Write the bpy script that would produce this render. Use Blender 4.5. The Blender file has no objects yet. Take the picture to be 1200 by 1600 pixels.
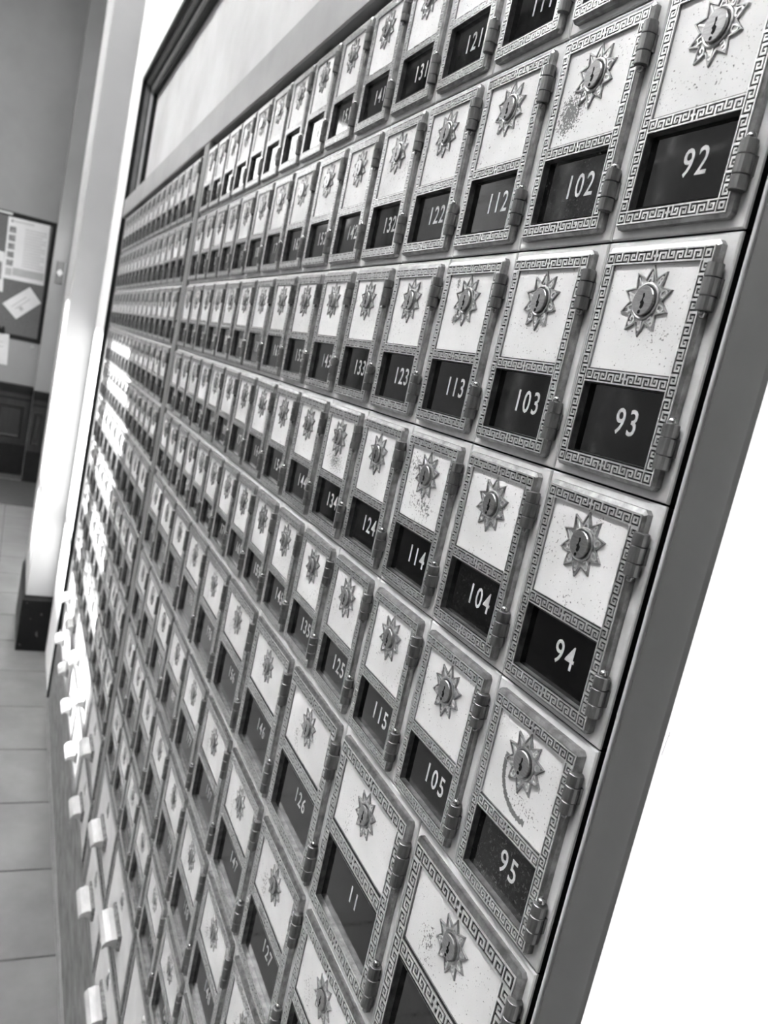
import bpy, bmesh, math, random
from mathutils import Matrix, Vector
random.seed(7)
S = bpy.context.scene
COL = S.collection

# ------------------------------------------------------------------ camera
CAM_POS = (0.30727134, -0.30337562, 0.30521188)
RT = Vector((0.39345828706, 0.89453202532, 0.21213918075))
DN = Vector((0.23461559677, 0.12540995639, -0.96396465940))
FW = Vector((-0.88890162452, 0.42905104416, -0.16052757833))
cam = bpy.data.cameras.new('camera')
cam.sensor_fit = 'VERTICAL'
cam.sensor_height = 24.0
cam.lens = 24.0 * 1257.136 / 1600.0
cam.clip_start = 0.01
cam.dof.use_dof = True
cam.dof.focus_distance = 0.54
cam.dof.aperture_fstop = 8.6
cam_ob = bpy.data.objects.new('camera', cam)
COL.objects.link(cam_ob)
cam_ob.matrix_world = Matrix(((RT.x, -DN.x, -FW.x, CAM_POS[0]), (RT.y, -DN.y, -FW.y, CAM_POS[1]),
                              (RT.z, -DN.z, -FW.z, CAM_POS[2]), (0, 0, 0, 1)))
S.camera = cam_ob

# ------------------------------------------------------------------ world, sun, exposure
w = bpy.data.worlds.new('sky'); S.world = w; w.use_nodes = True
bg = w.node_tree.nodes['Background']
bg.inputs[0].default_value = (1, 1, 1, 1); bg.inputs[1].default_value = 7.0
sun = bpy.data.lights.new('sun', 'SUN'); sun.energy = 30.0; sun.angle = math.radians(0.53)
sun_ob = bpy.data.objects.new('sun', sun); COL.objects.link(sun_ob)
SUN_DIR = Vector((0.40, 1.20, -1.0)).normalized()
sun_ob.rotation_euler = SUN_DIR.to_track_quat('-Z', 'Y').to_euler()
sun_ob.location = (-5, -8, 6)
LAMP = 72.0          # brightness of the ceiling lamp diffusers
S.view_settings.view_transform = 'Standard'
S.view_settings.look = 'None'
S.view_settings.gamma = 1.0
S.view_settings.use_curve_mapping = False
S.view_settings.exposure = 0.38
S.cycles.use_denoising = True
S.cycles.max_bounces = 7
S.cycles.diffuse_bounces = 4
S.cycles.sample_clamp_indirect = 12.0

# room extents
XL, XR, YF, ZF, ZC = -8.4, 3.6, -3.2, -1.4, 3.6
WINS = [(-5.3, -3.0, 3.1), (-8.2, -5.6, 3.1), (-1.118, 0.6, 3.3)]   # x0, x1, head height
WZ0 = 0.0
DOOR = (-2.05, -1.25); TRANSOM = (-2.7, -1.25)                                        # glazed door in the end wall (y range)

# ------------------------------------------------------------------ materials
def nn(nt, typ, **kw):
    n = nt.nodes.new(typ)
    for k, v in kw.items(): setattr(n, k, v)
    return n
def base_mat(name):
    m = bpy.data.materials.new(name); m.use_nodes = True
    nt = m.node_tree; return m, nt, nt.nodes['Principled BSDF']
def g(v): return (v, v, v, 1)
def mathn(nt, op, a, b=None, c=None):
    n = nn(nt, 'ShaderNodeMath', operation=op)
    for i, x in enumerate((a, b, c)):
        if x is None: continue
        if isinstance(x, (int, float)): n.inputs[i].default_value = x
        else: nt.links.new(x, n.inputs[i])
    return n.outputs[0]
def coords(nt, rnd=True, scale=(1, 1, 1)):
    tc = nn(nt, 'ShaderNodeTexCoord')
    v = tc.outputs['Object']
    mp = nn(nt, 'ShaderNodeMapping'); mp.inputs['Scale'].default_value = scale
    nt.links.new(v, mp.inputs[0])
    if rnd:
        oi = nn(nt, 'ShaderNodeObjectInfo')
        nt.links.new(mathn(nt, 'MULTIPLY', oi.outputs['Random'], 37.0), mp.inputs['Location'])
    return mp.outputs[0], v
def noise(nt, vec, scale, detail=3, rough=0.5):
    n = nn(nt, 'ShaderNodeTexNoise'); n.inputs['Scale'].default_value = scale
    n.inputs['Detail'].default_value = detail; n.inputs['Roughness'].default_value = rough
    nt.links.new(vec, n.inputs['Vector']); return n.outputs[0]
def ramp(nt, fac, p0, p1, c0=0.0, c1=1.0):
    r = nn(nt, 'ShaderNodeMapRange'); r.clamp = True
    for i, v in enumerate((p0, p1, c0, c1)): r.inputs[1 + i].default_value = v
    nt.links.new(fac, r.inputs[0]); return r.outputs[0]
def bump(nt, bsdf, h, strength, dist):
    b = nn(nt, 'ShaderNodeBump'); b.inputs['Strength'].default_value = strength; b.inputs['Distance'].default_value = dist
    nt.links.new(h, b.inputs['Height']); nt.links.new(b.outputs[0], bsdf.inputs['Normal'])

def surf(name, lo, hi, scale, rough=0.5, metal=0.0, bump_s=0.0, bump_d=0.001, stretch=(1, 1, 1), detail=4, spec=0.5,
         speck=None, rnd=True):
    """plain procedural surface: base grey wanders between lo and hi with a noise"""
    m, nt, b = base_mat(name)
    v, _ = coords(nt, rnd, stretch)
    n = noise(nt, v, scale, detail, 0.6)
    c = ramp(nt, n, 0.35, 0.65, lo, hi)
    if speck:                                  # (scale, threshold, grey) small flecks of another colour
        s = ramp(nt, noise(nt, v, speck[0], 2), speck[1], speck[1] + 0.02)
        mx = nn(nt, 'ShaderNodeMix'); mx.data_type = 'FLOAT'
        nt.links.new(s, mx.inputs[0]); nt.links.new(c, mx.inputs[2]); mx.inputs[3].default_value = speck[2]
        c = mx.outputs[0]
    cc = nn(nt, 'ShaderNodeCombineColor')
    for i in range(3): nt.links.new(c, cc.inputs[i])
    nt.links.new(cc.outputs[0], b.inputs['Base Color'])
    b.inputs['Roughness'].default_value = rough; b.inputs['Metallic'].default_value = metal
    b.inputs['Specular IOR Level'].default_value = spec
    if bump_s: bump(nt, b, n, bump_s, bump_d)
    return m

def panel_mat(name, blobs=(), arc=None, thr=0.665):
    """white lacquered panel, fine pimples and dark flecks where the lacquer is worn; blobs = worn spots (x, z, rx, rz, gain)"""
    m, nt, b = base_mat(name)
    v, raw = coords(nt, True)
    n = noise(nt, v, 620, 2, 0.6)
    big = noise(nt, v, 55, 2)
    f = mathn(nt, 'MULTIPLY_ADD', mathn(nt, 'SUBTRACT', big, 0.5), 0.28, n)
    sep = nn(nt, 'ShaderNodeSeparateXYZ'); nt.links.new(raw, sep.inputs[0])
    X, Z = sep.outputs[0], sep.outputs[2]
    for (x, z, rx, rz, gain) in blobs:
        dx = mathn(nt, 'DIVIDE', mathn(nt, 'SUBTRACT', X, x), rx); dz = mathn(nt, 'DIVIDE', mathn(nt, 'SUBTRACT', Z, z), rz)
        d = mathn(nt, 'SQRT', mathn(nt, 'ADD', mathn(nt, 'MULTIPLY', dx, dx), mathn(nt, 'MULTIPLY', dz, dz)))
        f = mathn(nt, 'MULTIPLY_ADD', ramp(nt, d, 0.2, 1.0, 1.0, 0.0), gain, f)
    if arc:                                     # a scratch following a short bow: centre, radius, width, max angle
        cx, cz, r, wd = arc
        dx = mathn(nt, 'SUBTRACT', X, cx); dz = mathn(nt, 'SUBTRACT', Z, cz)
        d = mathn(nt, 'SQRT', mathn(nt, 'ADD', mathn(nt, 'MULTIPLY', dx, dx), mathn(nt, 'MULTIPLY', dz, dz)))
        e = mathn(nt, 'ABSOLUTE', mathn(nt, 'SUBTRACT', d, r))
        a = ramp(nt, e, wd * 0.5, wd * 1.4, 1.0, 0.0)
        lim = mathn(nt, 'MULTIPLY', mathn(nt, 'LESS_THAN', dx, 0.006), mathn(nt, 'LESS_THAN', dz, 0.006))
        f = mathn(nt, 'MULTIPLY_ADD', mathn(nt, 'MULTIPLY', a, lim), 0.42, f)
    s = ramp(nt, f, thr, thr + 0.05)
    tone = ramp(nt, noise(nt, v, 18, 3), 0.3, 0.7, 0.60, 0.72)
    mx = nn(nt, 'ShaderNodeMix'); mx.data_type = 'FLOAT'
    nt.links.new(s, mx.inputs[0]); nt.links.new(tone, mx.inputs[2]); mx.inputs[3].default_value = 0.13
    cc = nn(nt, 'ShaderNodeCombineColor')
    for i in range(3): nt.links.new(mx.outputs[0], cc.inputs[i])
    nt.links.new(cc.outputs[0], b.inputs['Base Color'])
    b.inputs['Roughness'].default_value = 0.45; b.inputs['Specular IOR Level'].default_value = 0.35
    bump(nt, b, noise(nt, v, 900, 1), 0.25, 0.0004)
    return m

M = {}
M['panel'] = panel_mat('panel_lacquer')
M['panel_102'] = panel_mat('panel_lacquer_worn_left', [(-0.020, 0.083, 0.020, 0.020, 0.30)])
M['panel_134'] = panel_mat('panel_lacquer_worn_low', [(0.0, 0.078, 0.030, 0.016, 0.24)])
M['panel_114'] = panel_mat('panel_lacquer_worn_top', [(-0.022, 0.108, 0.014, 0.02, 0.14), (0.0, 0.078, 0.03, 0.012, 0.16)])
M['panel_95'] = panel_mat('panel_lacquer_scratched', [(0.012, 0.078, 0.022, 0.012, 0.12)], arc=(0.006, 0.094, 0.0245, 0.0017))
M['panel_113'] = panel_mat('panel_lacquer_chipped', [(-0.014, 0.088, 0.006, 0.006, 0.4), (-0.020, 0.116, 0.004, 0.007, 0.3)])
M['panel_big'] = panel_mat('panel_lacquer_wide', [(-0.026, 0.112, 0.014, 0.03, 0.13)], thr=0.69)
M['drawer_panel'] = surf('drawer_lacquer', 0.56, 0.66, 14, 0.5, spec=0.3)
M['plate'] = surf('surround_plate_paint', 0.54, 0.66, 60, 0.42, 0.0, 0.1, 0.0003)
M['frame_metal'] = surf('door_frame_metal', 0.20, 0.40, 130, 0.33, 0.85, 0.15, 0.0003)
M['groove'] = surf('dark_patina_in_grooves', 0.008, 0.02, 300, 0.7, 0.0, spec=0.2)
M['key'] = surf('polished_relief_metal', 0.70, 0.92, 260, 0.34, 0.86, 0.2, 0.0002)
M['star'] = surf('emblem_metal', 0.28, 0.50, 240, 0.40, 0.85, 0.2, 0.0002)
M['star_plate'] = surf('emblem_ground', 0.48, 0.66, 240, 0.40, 0.93)
M['lock'] = surf('lock_plug_metal', 0.30, 0.42, 160, 0.28, 0.9, stretch=(1, 1, 6))
M['hole'] = surf('keyhole_black', 0.004, 0.008, 100, 0.7, spec=0.1)
M['hinge'] = surf('hinge_metal', 0.15, 0.27, 150, 0.40, 0.9, 0.1, 0.0002, stretch=(1, 1, 0.2))
M['pin'] = surf('hinge_pin_steel', 0.30, 0.38, 100, 0.25, 1.0)
M['number'] = surf('number_paint', 0.44, 0.56, 300, 0.6)
M['casing'] = surf('casing_grey_paint', 0.082, 0.10, 12, 0.42, 0.0, 0.05, 0.0005, speck=(75, 0.79, 0.5), spec=0.35)
M['header'] = surf('header_grey_paint', 0.24, 0.29, 8, 0.5, 0.0, 0.05, 0.0005)
M['black_gap'] = surf('dark_backing', 0.003, 0.006, 20, 0.8, spec=0.1)
M['mould_dark'] = surf('moulding_black_paint', 0.004, 0.008, 20, 0.55, spec=0.25)
M['mould_grey'] = surf('moulding_grey_paint', 0.14, 0.18, 20, 0.5)
M['mould_light'] = surf('moulding_pale_paint', 0.45, 0.52, 20, 0.5)
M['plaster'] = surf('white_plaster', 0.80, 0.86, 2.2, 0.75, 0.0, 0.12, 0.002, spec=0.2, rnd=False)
M['pilaster'] = surf('pilaster_grey_white_paint', 0.40, 0.46, 2.0, 0.55, 0.0, 0.06, 0.002, spec=0.3, rnd=False)
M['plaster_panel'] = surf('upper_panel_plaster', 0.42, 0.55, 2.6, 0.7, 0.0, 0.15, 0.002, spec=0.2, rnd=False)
M['grey_wall'] = surf('grey_wall_paint', 0.26, 0.31, 1.4, 0.7, spec=0.2, rnd=False)
M['dark_wall'] = surf('dark_wall_paint', 0.08, 0.11, 1.4, 0.6, spec=0.3, rnd=False)
M['ceiling'] = surf('ceiling_paint', 0.55, 0.6, 1.0, 0.8, rnd=False)
M['kick'] = surf('worn_kick_board', 0.09, 0.25, 9, 0.55, 0.0, 0.2, 0.001, stretch=(1, 1, 2.6), speck=(34, 0.70, 0.36), rnd=False)
M['grout'] = surf('tile_grout', 0.05, 0.08, 30, 0.9, rnd=False)
M['tile'] = surf('floor_tile_glaze', 0.13, 0.175, 5, 0.28, 0.0, 0.03, 0.001, spec=0.4)
M['mat'] = surf('dark_floor_shade', 0.03, 0.045, 40, 0.9)  # dark tone standing in for shade on the far floor
M['wood_dark'] = surf('dark_wainscot_wood', 0.006, 0.016, 6, 0.45, stretch=(1, 4, 0.6))
M['black_base'] = surf('black_marble_base', 0.004, 0.008, 9, 0.5, spec=0.2, speck=(26, 0.66, 0.10), rnd=False)
M['cork'] = surf('cork_board', 0.10, 0.13, 60, 0.85)
M['paper'] = surf('paper_white', 0.62, 0.68, 5, 0.7)
M['print_dark'] = surf('printed_photo', 0.10, 0.30, 40, 0.6)
M['print_light'] = surf('printed_text', 0.42, 0.5, 80, 0.7)
M['print_grey'] = surf('printed_band', 0.36, 0.40, 20, 0.7)
M['steel'] = surf('pull_brushed_metal', 0.40, 0.52, 60, 0.5, 0.25, stretch=(0.3, 1, 1))
M['joinery'] = surf('window_joinery_paint', 0.5, 0.56, 8, 0.5)
M['asphalt'] = surf('yard_concrete', 0.24, 0.30, 6, 0.9, rnd=False)
M['sun_block_body'] = surf('sun_block_render', 0.065, 0.085, 0.8, 0.9)
M['bark'] = surf('tree_bark', 0.08, 0.14, 8, 0.9)

def glass_black():
    m, nt, b = base_mat('dark_box_glass')
    v, _ = coords(nt, True)
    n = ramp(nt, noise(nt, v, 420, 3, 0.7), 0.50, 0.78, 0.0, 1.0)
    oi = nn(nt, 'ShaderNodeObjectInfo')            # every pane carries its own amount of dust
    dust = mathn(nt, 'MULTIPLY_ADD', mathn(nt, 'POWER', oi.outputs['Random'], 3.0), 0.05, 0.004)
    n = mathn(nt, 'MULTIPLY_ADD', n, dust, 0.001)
    cc = nn(nt, 'ShaderNodeCombineColor')
    for i in range(3): nt.links.new(n, cc.inputs[i])
    nt.links.new(cc.outputs[0], b.inputs['Base Color'])
    nt.links.new(ramp(nt, noise(nt, v, 90, 2), 0.3, 0.7, 0.03, 0.10), b.inputs['Roughness'])
    b.inputs['IOR'].default_value = 1.42
    return m
M['pane'] = glass_black()
def clear_glass():
    m = bpy.data.materials.new('clear_window_glass'); m.use_nodes = True; nt = m.node_tree
    nt.nodes.remove(nt.nodes['Principled BSDF'])
    t = nn(nt, 'ShaderNodeBsdfTransparent'); t.inputs[0].default_value = g(0.95)
    gl = nn(nt, 'ShaderNodeBsdfGlossy'); gl.inputs['Roughness'].default_value = 0.02
    tc = noise(nt, coords(nt)[0], 3.0, 1); fr = ramp(nt, tc, 0.0, 1.0, 0.06, 0.10)
    mx = nn(nt, 'ShaderNodeMixShader')
    nt.links.new(fr, mx.inputs[0]); nt.links.new(t.outputs[0], mx.inputs[1]); nt.links.new(gl.outputs[0], mx.inputs[2])
    nt.links.new(mx.outputs[0], nt.nodes['Material Output'].inputs[0]); return m
M['clear'] = clear_glass()
def emit(name, s):
    m = bpy.data.materials.new(name); m.use_nodes = True; nt = m.node_tree
    b = nt.nodes['Principled BSDF']; b.inputs['Base Color'].default_value = g(0.8)
    n = noise(nt, coords(nt)[0], 2.0, 1)
    b.inputs['Emission Color'].default_value = g(1.0)
    nt.links.new(ramp(nt, n, 0, 1, s * 0.97, s * 1.03), b.inputs['Emission Strength']); return m
M['lamp'] = emit('lamp_diffuser', LAMP)

# ------------------------------------------------------------------ mesh helpers
class MB:
    def __init__(s): s.v = []; s.f = []; s.m = []; s.cur = 0
    def add(s, verts, faces):
        o = len(s.v); s.v += [tuple(v) for v in verts]
        for f in faces: s.f.append(tuple(i + o for i in f)); s.m.append(s.cur)
    def box(s, x0, x1, y0, y1, z0, z1, back=True):
        vs = [(x0, y0, z0), (x1, y0, z0), (x1, y1, z0), (x0, y1, z0), (x0, y0, z1), (x1, y0, z1), (x1, y1, z1), (x0, y1, z1)]
        fs = [(0, 1, 5, 4), (1, 2, 6, 5), (3, 0, 4, 7), (4, 5, 6, 7), (3, 2, 1, 0)]
        if back: fs.append((2, 3, 7, 6))
        s.add(vs, fs)
    def cbox(s, x0, x1, y0, y1, z0, z1, c):
        """box with the front (-y) edges chamfered by c"""
        o = [(x0, y1, z0), (x1, y1, z0), (x1, y1, z1), (x0, y1, z1)]
        m = [(x0, y0 + c, z0), (x1, y0 + c, z0), (x1, y0 + c, z1), (x0, y0 + c, z1)]
        t = [(x0 + c, y0, z0 + c), (x1 - c, y0, z0 + c), (x1 - c, y0, z1 - c), (x0 + c, y0, z1 - c)]
        s.add(o + m + t, [(8, 9, 10, 11)] + [(i, (i + 1) % 4, (i + 1) % 4 + 4, i + 4) for i in range(4)]
              + [(i + 4, (i + 1) % 4 + 4, (i + 1) % 4 + 8, i + 8) for i in range(4)] + [(3, 2, 1, 0)])
    def zbox(s, x0, x1, y0, y1, z0, z1, c):
        """box with the top edges chamfered by c"""
        o = [(x0, y0, z0), (x1, y0, z0), (x1, y1, z0), (x0, y1, z0)]
        m = [(x0, y0, z1 - c), (x1, y0, z1 - c), (x1, y1, z1 - c), (x0, y1, z1 - c)]
        t = [(x0 + c, y0 + c, z1), (x1 - c, y0 + c, z1), (x1 - c, y1 - c, z1), (x0 + c, y1 - c, z1)]
        s.add(o + m + t, [(8, 9, 10, 11)] + [(i, (i + 1) % 4, (i + 1) % 4 + 4, i + 4) for i in range(4)]
              + [(i + 4, (i + 1) % 4 + 4, (i + 1) % 4 + 8, i + 8) for i in range(4)] + [(3, 2, 1, 0)])
    def rings(s, rings, cap0=False, cap1=True):
        n = len(rings[0]); o = len(s.v)
        vs = [p for r in rings for p in r]; fs = []
        for k in range(len(rings) - 1):
            for i in range(n):
                j = (i + 1) % n; fs.append((k * n + i, k * n + j, (k + 1) * n + j, (k + 1) * n + i))
        if cap1: fs.append(tuple((len(rings) - 1) * n + i for i in range(n)))
        if cap0: fs.append(tuple(reversed(range(n))))
        s.add(vs, fs)
    def lathe_y(s, cx, cz, prof, n=24, cap1=True):
        """surface turned about a -y axis through (cx, cz); prof = [(radius, y)]"""
        s.rings([[(cx + r * math.cos(2 * math.pi * i / n), y, cz + r * math.sin(2 * math.pi * i / n)) for i in range(n)] for r, y in prof], False, cap1)
    def lathe_z(s, cx, cy, prof, n=14):
        s.rings([[(cx + r * math.cos(2 * math.pi * i / n), cy + r * math.sin(2 * math.pi * i / n), z) for i in range(n)] for r, z in prof], True, True)
    def extrude_x(s, prof, x0, x1):
        """closed profile in (y, z) pulled along x"""
        n = len(prof)
        s.add([(x0, y, z) for y, z in prof] + [(x1, y, z) for y, z in prof],
              [(i, (i + 1) % n, (i + 1) % n + n, i + n) for i in range(n)] + [tuple(reversed(range(n))), tuple(range(n, 2 * n))])
    def mesh(s, name, mats, smooth=False, recalc=True):
        me = bpy.data.meshes.new(name); me.from_pydata(s.v, [], s.f)
        if not isinstance(mats, (list, tuple)): mats = [mats]
        for m in mats: me.materials.append(m)
        me.polygons.foreach_set('material_index', s.m)
        if recalc:
            bm = bmesh.new(); bm.from_mesh(me); bmesh.ops.recalc_face_normals(bm, faces=bm.faces); bm.to_mesh(me); bm.free()
        if smooth: me.polygons.foreach_set('use_smooth', [True] * len(me.polygons))
        me.update(); return me

def ob(name, data, parent=None):
    o = bpy.data.objects.new(name, data); COL.objects.link(o)
    if parent: o.parent = parent
    return o
def tag(o, label=None, cat=None, group=None, kind=None):
    if label: o['label'] = label
    if cat: o['category'] = cat
    if group: o['group'] = group
    if kind: o['kind'] = kind
    return o
def struct(name, mb, mat, label, parent=None, cat='structure'):
    o = ob(name, mb.mesh(name, mat), parent)
    if not parent: tag(o, label, cat, None, 'structure')
    return o

# ------------------------------------------------------------------ the room
b = MB()
b.box(XL - 0.3, XR + 0.3, YF - 0.3, 0.3, ZF - 0.1, ZF - 0.004)
floor = struct('floor', b, M['grout'], 'square grey tiled floor running along the wall of boxes', cat='floor')
P = 0.376
t = MB(); t.zbox(-P / 2 + 0.0025, P / 2 - 0.0025, -P / 2 + 0.0025, P / 2 - 0.0025, -0.006, 0, 0.002)
tile_me = t.mesh('floor_tile', M['tile'])
for i in range(-21, 5):
    for j in range(0, 9):
        x = -1.71 + P / 2 + i * P + 0.376
        y = 0.12 - P / 2 - j * P
        if x - P / 2 < XL or x + P / 2 > XR or y - P / 2 < YF: continue
        o = ob('floor_tile', tile_me, floor); o.location = (x, y, ZF)
b = MB(); b.box(XL - 0.3, XR + 0.3, YF - 0.3, 0.3, ZC, ZC + 0.1)
struct('ceiling', b, M['ceiling'], 'pale painted ceiling above the lobby', cat='ceiling')

# wall that holds the boxes: plaster round the recess, backing behind it
RX0, RX1, RZ1 = -3.32, 0.039, 1.25      # casing outer edges
b = MB()
b.box(RX1, XR, 0, 0.3, ZF, ZC); b.box(XL, RX0, 0, 0.3, ZF, ZC); b.box(RX0, RX1, 0, 0.3, RZ1, ZC)
wall_back = struct('wall_back', b, M['plaster'], 'white plaster wall around the bank of post office boxes', cat='wall')
b = MB(); b.box(RX0, RX1, 0.03, 0.056, ZF, 0.7055); b.box(RX0, RX1, 0.08, 0.1, 0.70, RZ1)
struct('wall_recess', b, M['black_gap'], 'dark backing board behind the post office boxes', cat='wall')
# hairline cracks in the plaster right of the casing
def crack(pts, wd):
    m = MB()
    for (x0, z0), (x1, z1) in zip(pts[:-1], pts[1:]):
        dx, dz = x1 - x0, z1 - z0; L = math.hypot(dx, dz); nx, nz = -dz / L * wd, dx / L * wd
        m.add([(x0 - nx, 0.001, z0 - nz), (x1 - nx, 0.001, z1 - nz), (x1 + nx, 0.001, z1 + nz), (x0 + nx, 0.001, z0 + nz),
               (x0, -0.0003, z0), (x1, -0.0003, z1)], [(0, 1, 5, 4), (4, 5, 2, 3), (0, 4, 3), (1, 2, 5)])
    return m
for pts in ([(0.0415, 0.168), (0.048, 0.1665), (0.053, 0.160), (0.0575, 0.1575), (0.061, 0.1545)], [(0.0415, 0.176), (0.0455, 0.1805)], [(0.0415, 0.170), (0.0405, 0.157)]):
    ob('plaster_crack', crack(pts, 0.0003).mesh('plaster_crack', M['casing']), wall_back)

# pilaster left of the boxes: body with chamfered corner
b = MB()
c = 0.004; PX1 = -4.49; PY = -0.130
prof = [(-3.85, 0.0), (-3.85, PY + c), (-3.85 - c, PY), (PX1 + c, PY), (PX1, PY + c), (PX1, 0.0)]
b.rings([[(x, y, z) for x, y in prof] for z in (ZF + 0.29, ZC)], True, True)
struct('trim_1', b, M['pilaster'], 'pale square pilaster standing left of the boxes', cat='pilaster')
b = MB(); e = 0.012
def foot(q): return [(-3.85 + q, 0.0), (-3.85 + q, PY - q + 0.004), (-3.85 + q - 0.004, PY - q), (PX1, PY - q), (PX1, 0.0)]
pb, pt = foot(e), foot(0.003)
b.rings([[(x, y, ZF) for x, y in pb], [(x, y, ZF + 0.265) for x, y in pb], [(x, y, ZF + 0.28) for x, y in pt], [(x, y, ZF + 0.29) for x, y in pt]], True, True)
struct('baseboard_pilaster', b, M['black_base'], 'scuffed black base block at the foot of the pale pilaster', cat='baseboard')

# opposite wall with three tall windows
b = MB()
xs = [XL - 0.2]
for a, c_, h_ in sorted(WINS): xs += [a, c_]
xs.append(XR + 0.2)
for i in range(0, len(xs), 2): b.box(xs[i], xs[i + 1], YF - 0.25, YF, ZF, ZC)
for a, c_, h_ in WINS:
    b.box(a, c_, YF - 0.25, YF, ZF, WZ0); b.box(a, c_, YF - 0.25, YF, h_, ZC)
struct('wall_front', b, M['dark_wall'], 'dark painted wall with tall windows opposite the boxes', cat='wall')
def window(name, a, c_, z0, z1, place, nx, nz, label, cat='window'):
    """joinery in local coords (u along the opening, depth, z); place maps u, d, z to the world"""
    f = MB(); W = 0.06
    def bar(u0, u1, zz0, zz1, d0=0.08, d1=0.14):
        p, q = place(u0, d0), place(u1, d1)
        f.box(min(p[0], q[0]), max(p[0], q[0]), min(p[1], q[1]), max(p[1], q[1]), zz0, zz1)
    bar(a, a + W, z0, z1); bar(c_ - W, c_, z0, z1); bar(a + W, c_ - W, z0, z0 + W); bar(a + W, c_ - W, z1 - W, z1)
    for i in range(1, nx): u = a + (c_ - a) * i / nx; bar(u - 0.015, u + 0.015, z0 + W, z1 - W, 0.09, 0.13)
    for i in range(1, nz): z = z0 + (z1 - z0) * i / nz; bar(a + W, c_ - W, z - 0.015, z + 0.015, 0.09, 0.13)
    root = ob(name, f.mesh(name, M['joinery'])); tag(root, label, cat, None, 'structure')
    for i in range(nx):
        for k in range(nz):
            g_ = MB(); u0, u1 = a + (c_ - a) * i / nx, a + (c_ - a) * (i + 1) / nx
            p, q = place(u0, 0.108), place(u1, 0.112)
            g_.box(min(p[0], q[0]), max(p[0], q[0]), min(p[1], q[1]), max(p[1], q[1]), z0 + (z1 - z0) * k / nz, z0 + (z1 - z0) * (k + 1) / nz)
            ob('pane', g_.mesh('pane', M['clear']), root)
    return root
for k, (a, c_, h_) in enumerate(WINS):
    window('window_%d' % (k + 1), a, c_, WZ0, h_, lambda u, d: (u, YF - d), 2, 3,
           ['broad tall window opposite the left bank of boxes', 'tall window in the opposite wall nearest the far wall', 'tall window opposite the nearest boxes'][k])
# end wall with glazed door and transom, solid wall behind the camera
D0, D1 = DOOR; T0, T1 = TRANSOM
b = MB()
b.box(XL - 0.25, XL, YF - 0.25, D0, ZF, 1.0); b.box(XL - 0.25, XL, D1, 0.3, ZF, 1.0); b.box(XL - 0.25, XL, YF - 0.25, 0.3, 1.0, 1.75)
b.box(XL - 0.25, XL, YF - 0.25, T0, 1.75, 2.9); b.box(XL - 0.25, XL, T1, 0.3, 1.75, 2.9); b.box(XL - 0.25, XL, YF - 0.25, 0.3, 2.9, ZC)
wall_left = struct('wall_left', b, M['grey_wall'], 'grey far wall with bulletin board and dark wainscot', cat='wall')
window('door_1', D0, D1, ZF, 1.0, lambda u, d: (XL - d, u), 2, 2, 'glazed entrance door in the far wall', 'door')
window('window_5', T0, T1, 1.75, 2.9, lambda u, d: (XL - d, u), 2, 1, 'transom window above the glazed entrance door')
b = MB(); b.box(XR, XR + 0.25, YF - 0.25, 0.3, ZF, ZC)
struct('wall_right', b, M['dark_wall'], 'dark panelled wall at the near end of the lobby', cat='wall')

# ------------------------------------------------------------------ casing round the boxes
def trim(n, mb, mat, label): return struct('trim_%d' % n, mb, mat, label, cat='trim')
ZB = [0.6900, 0.5514, 0.4108, 0.2731, 0.1371, 0.0, -0.1737, -0.3459, -0.5271, -0.6929, -0.8640, -1.0350]
b = MB(); b.cbox(0.0088, RX1, -0.0015, 0.03, ZF, 0.7055, 0.0022)
trim(2, b, M['casing'], 'dark grey painted upright at the right edge of the boxes')
b = MB(); b.cbox(-3.28, RX1, -0.004, 0.057, 0.7055, 0.777, 0.0025)
trim(3, b, M['header'], 'grey horizontal rail above the top row of boxes')
b = MB(); b.cbox(-1.562, -1.512, -0.004, 0.03, -1.035, 0.7055, 0.002)
mull = trim(4, b, M['mould_grey'], 'narrow grey upright dividing the two banks of boxes')
for z in (-0.012, -0.16, 0.33, -0.5):
    m = MB(); m.lathe_y(-1.552, z, [(0.004, -0.004), (0.004, -0.005), (0.002, -0.0062)], 10)
    ob('screw', m.mesh('screw', M['pin'], True), mull)
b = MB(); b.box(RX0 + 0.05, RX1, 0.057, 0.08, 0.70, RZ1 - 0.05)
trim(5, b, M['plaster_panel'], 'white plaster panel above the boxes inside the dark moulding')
b = MB(); b.cbox(0.0064, 0.0088, -0.0016, 0.006, ZF, 0.7055, 0.0006)
ob('edge_bead', b.mesh('edge_bead', M['mould_light']), bpy.data.objects['trim_2'])
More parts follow.
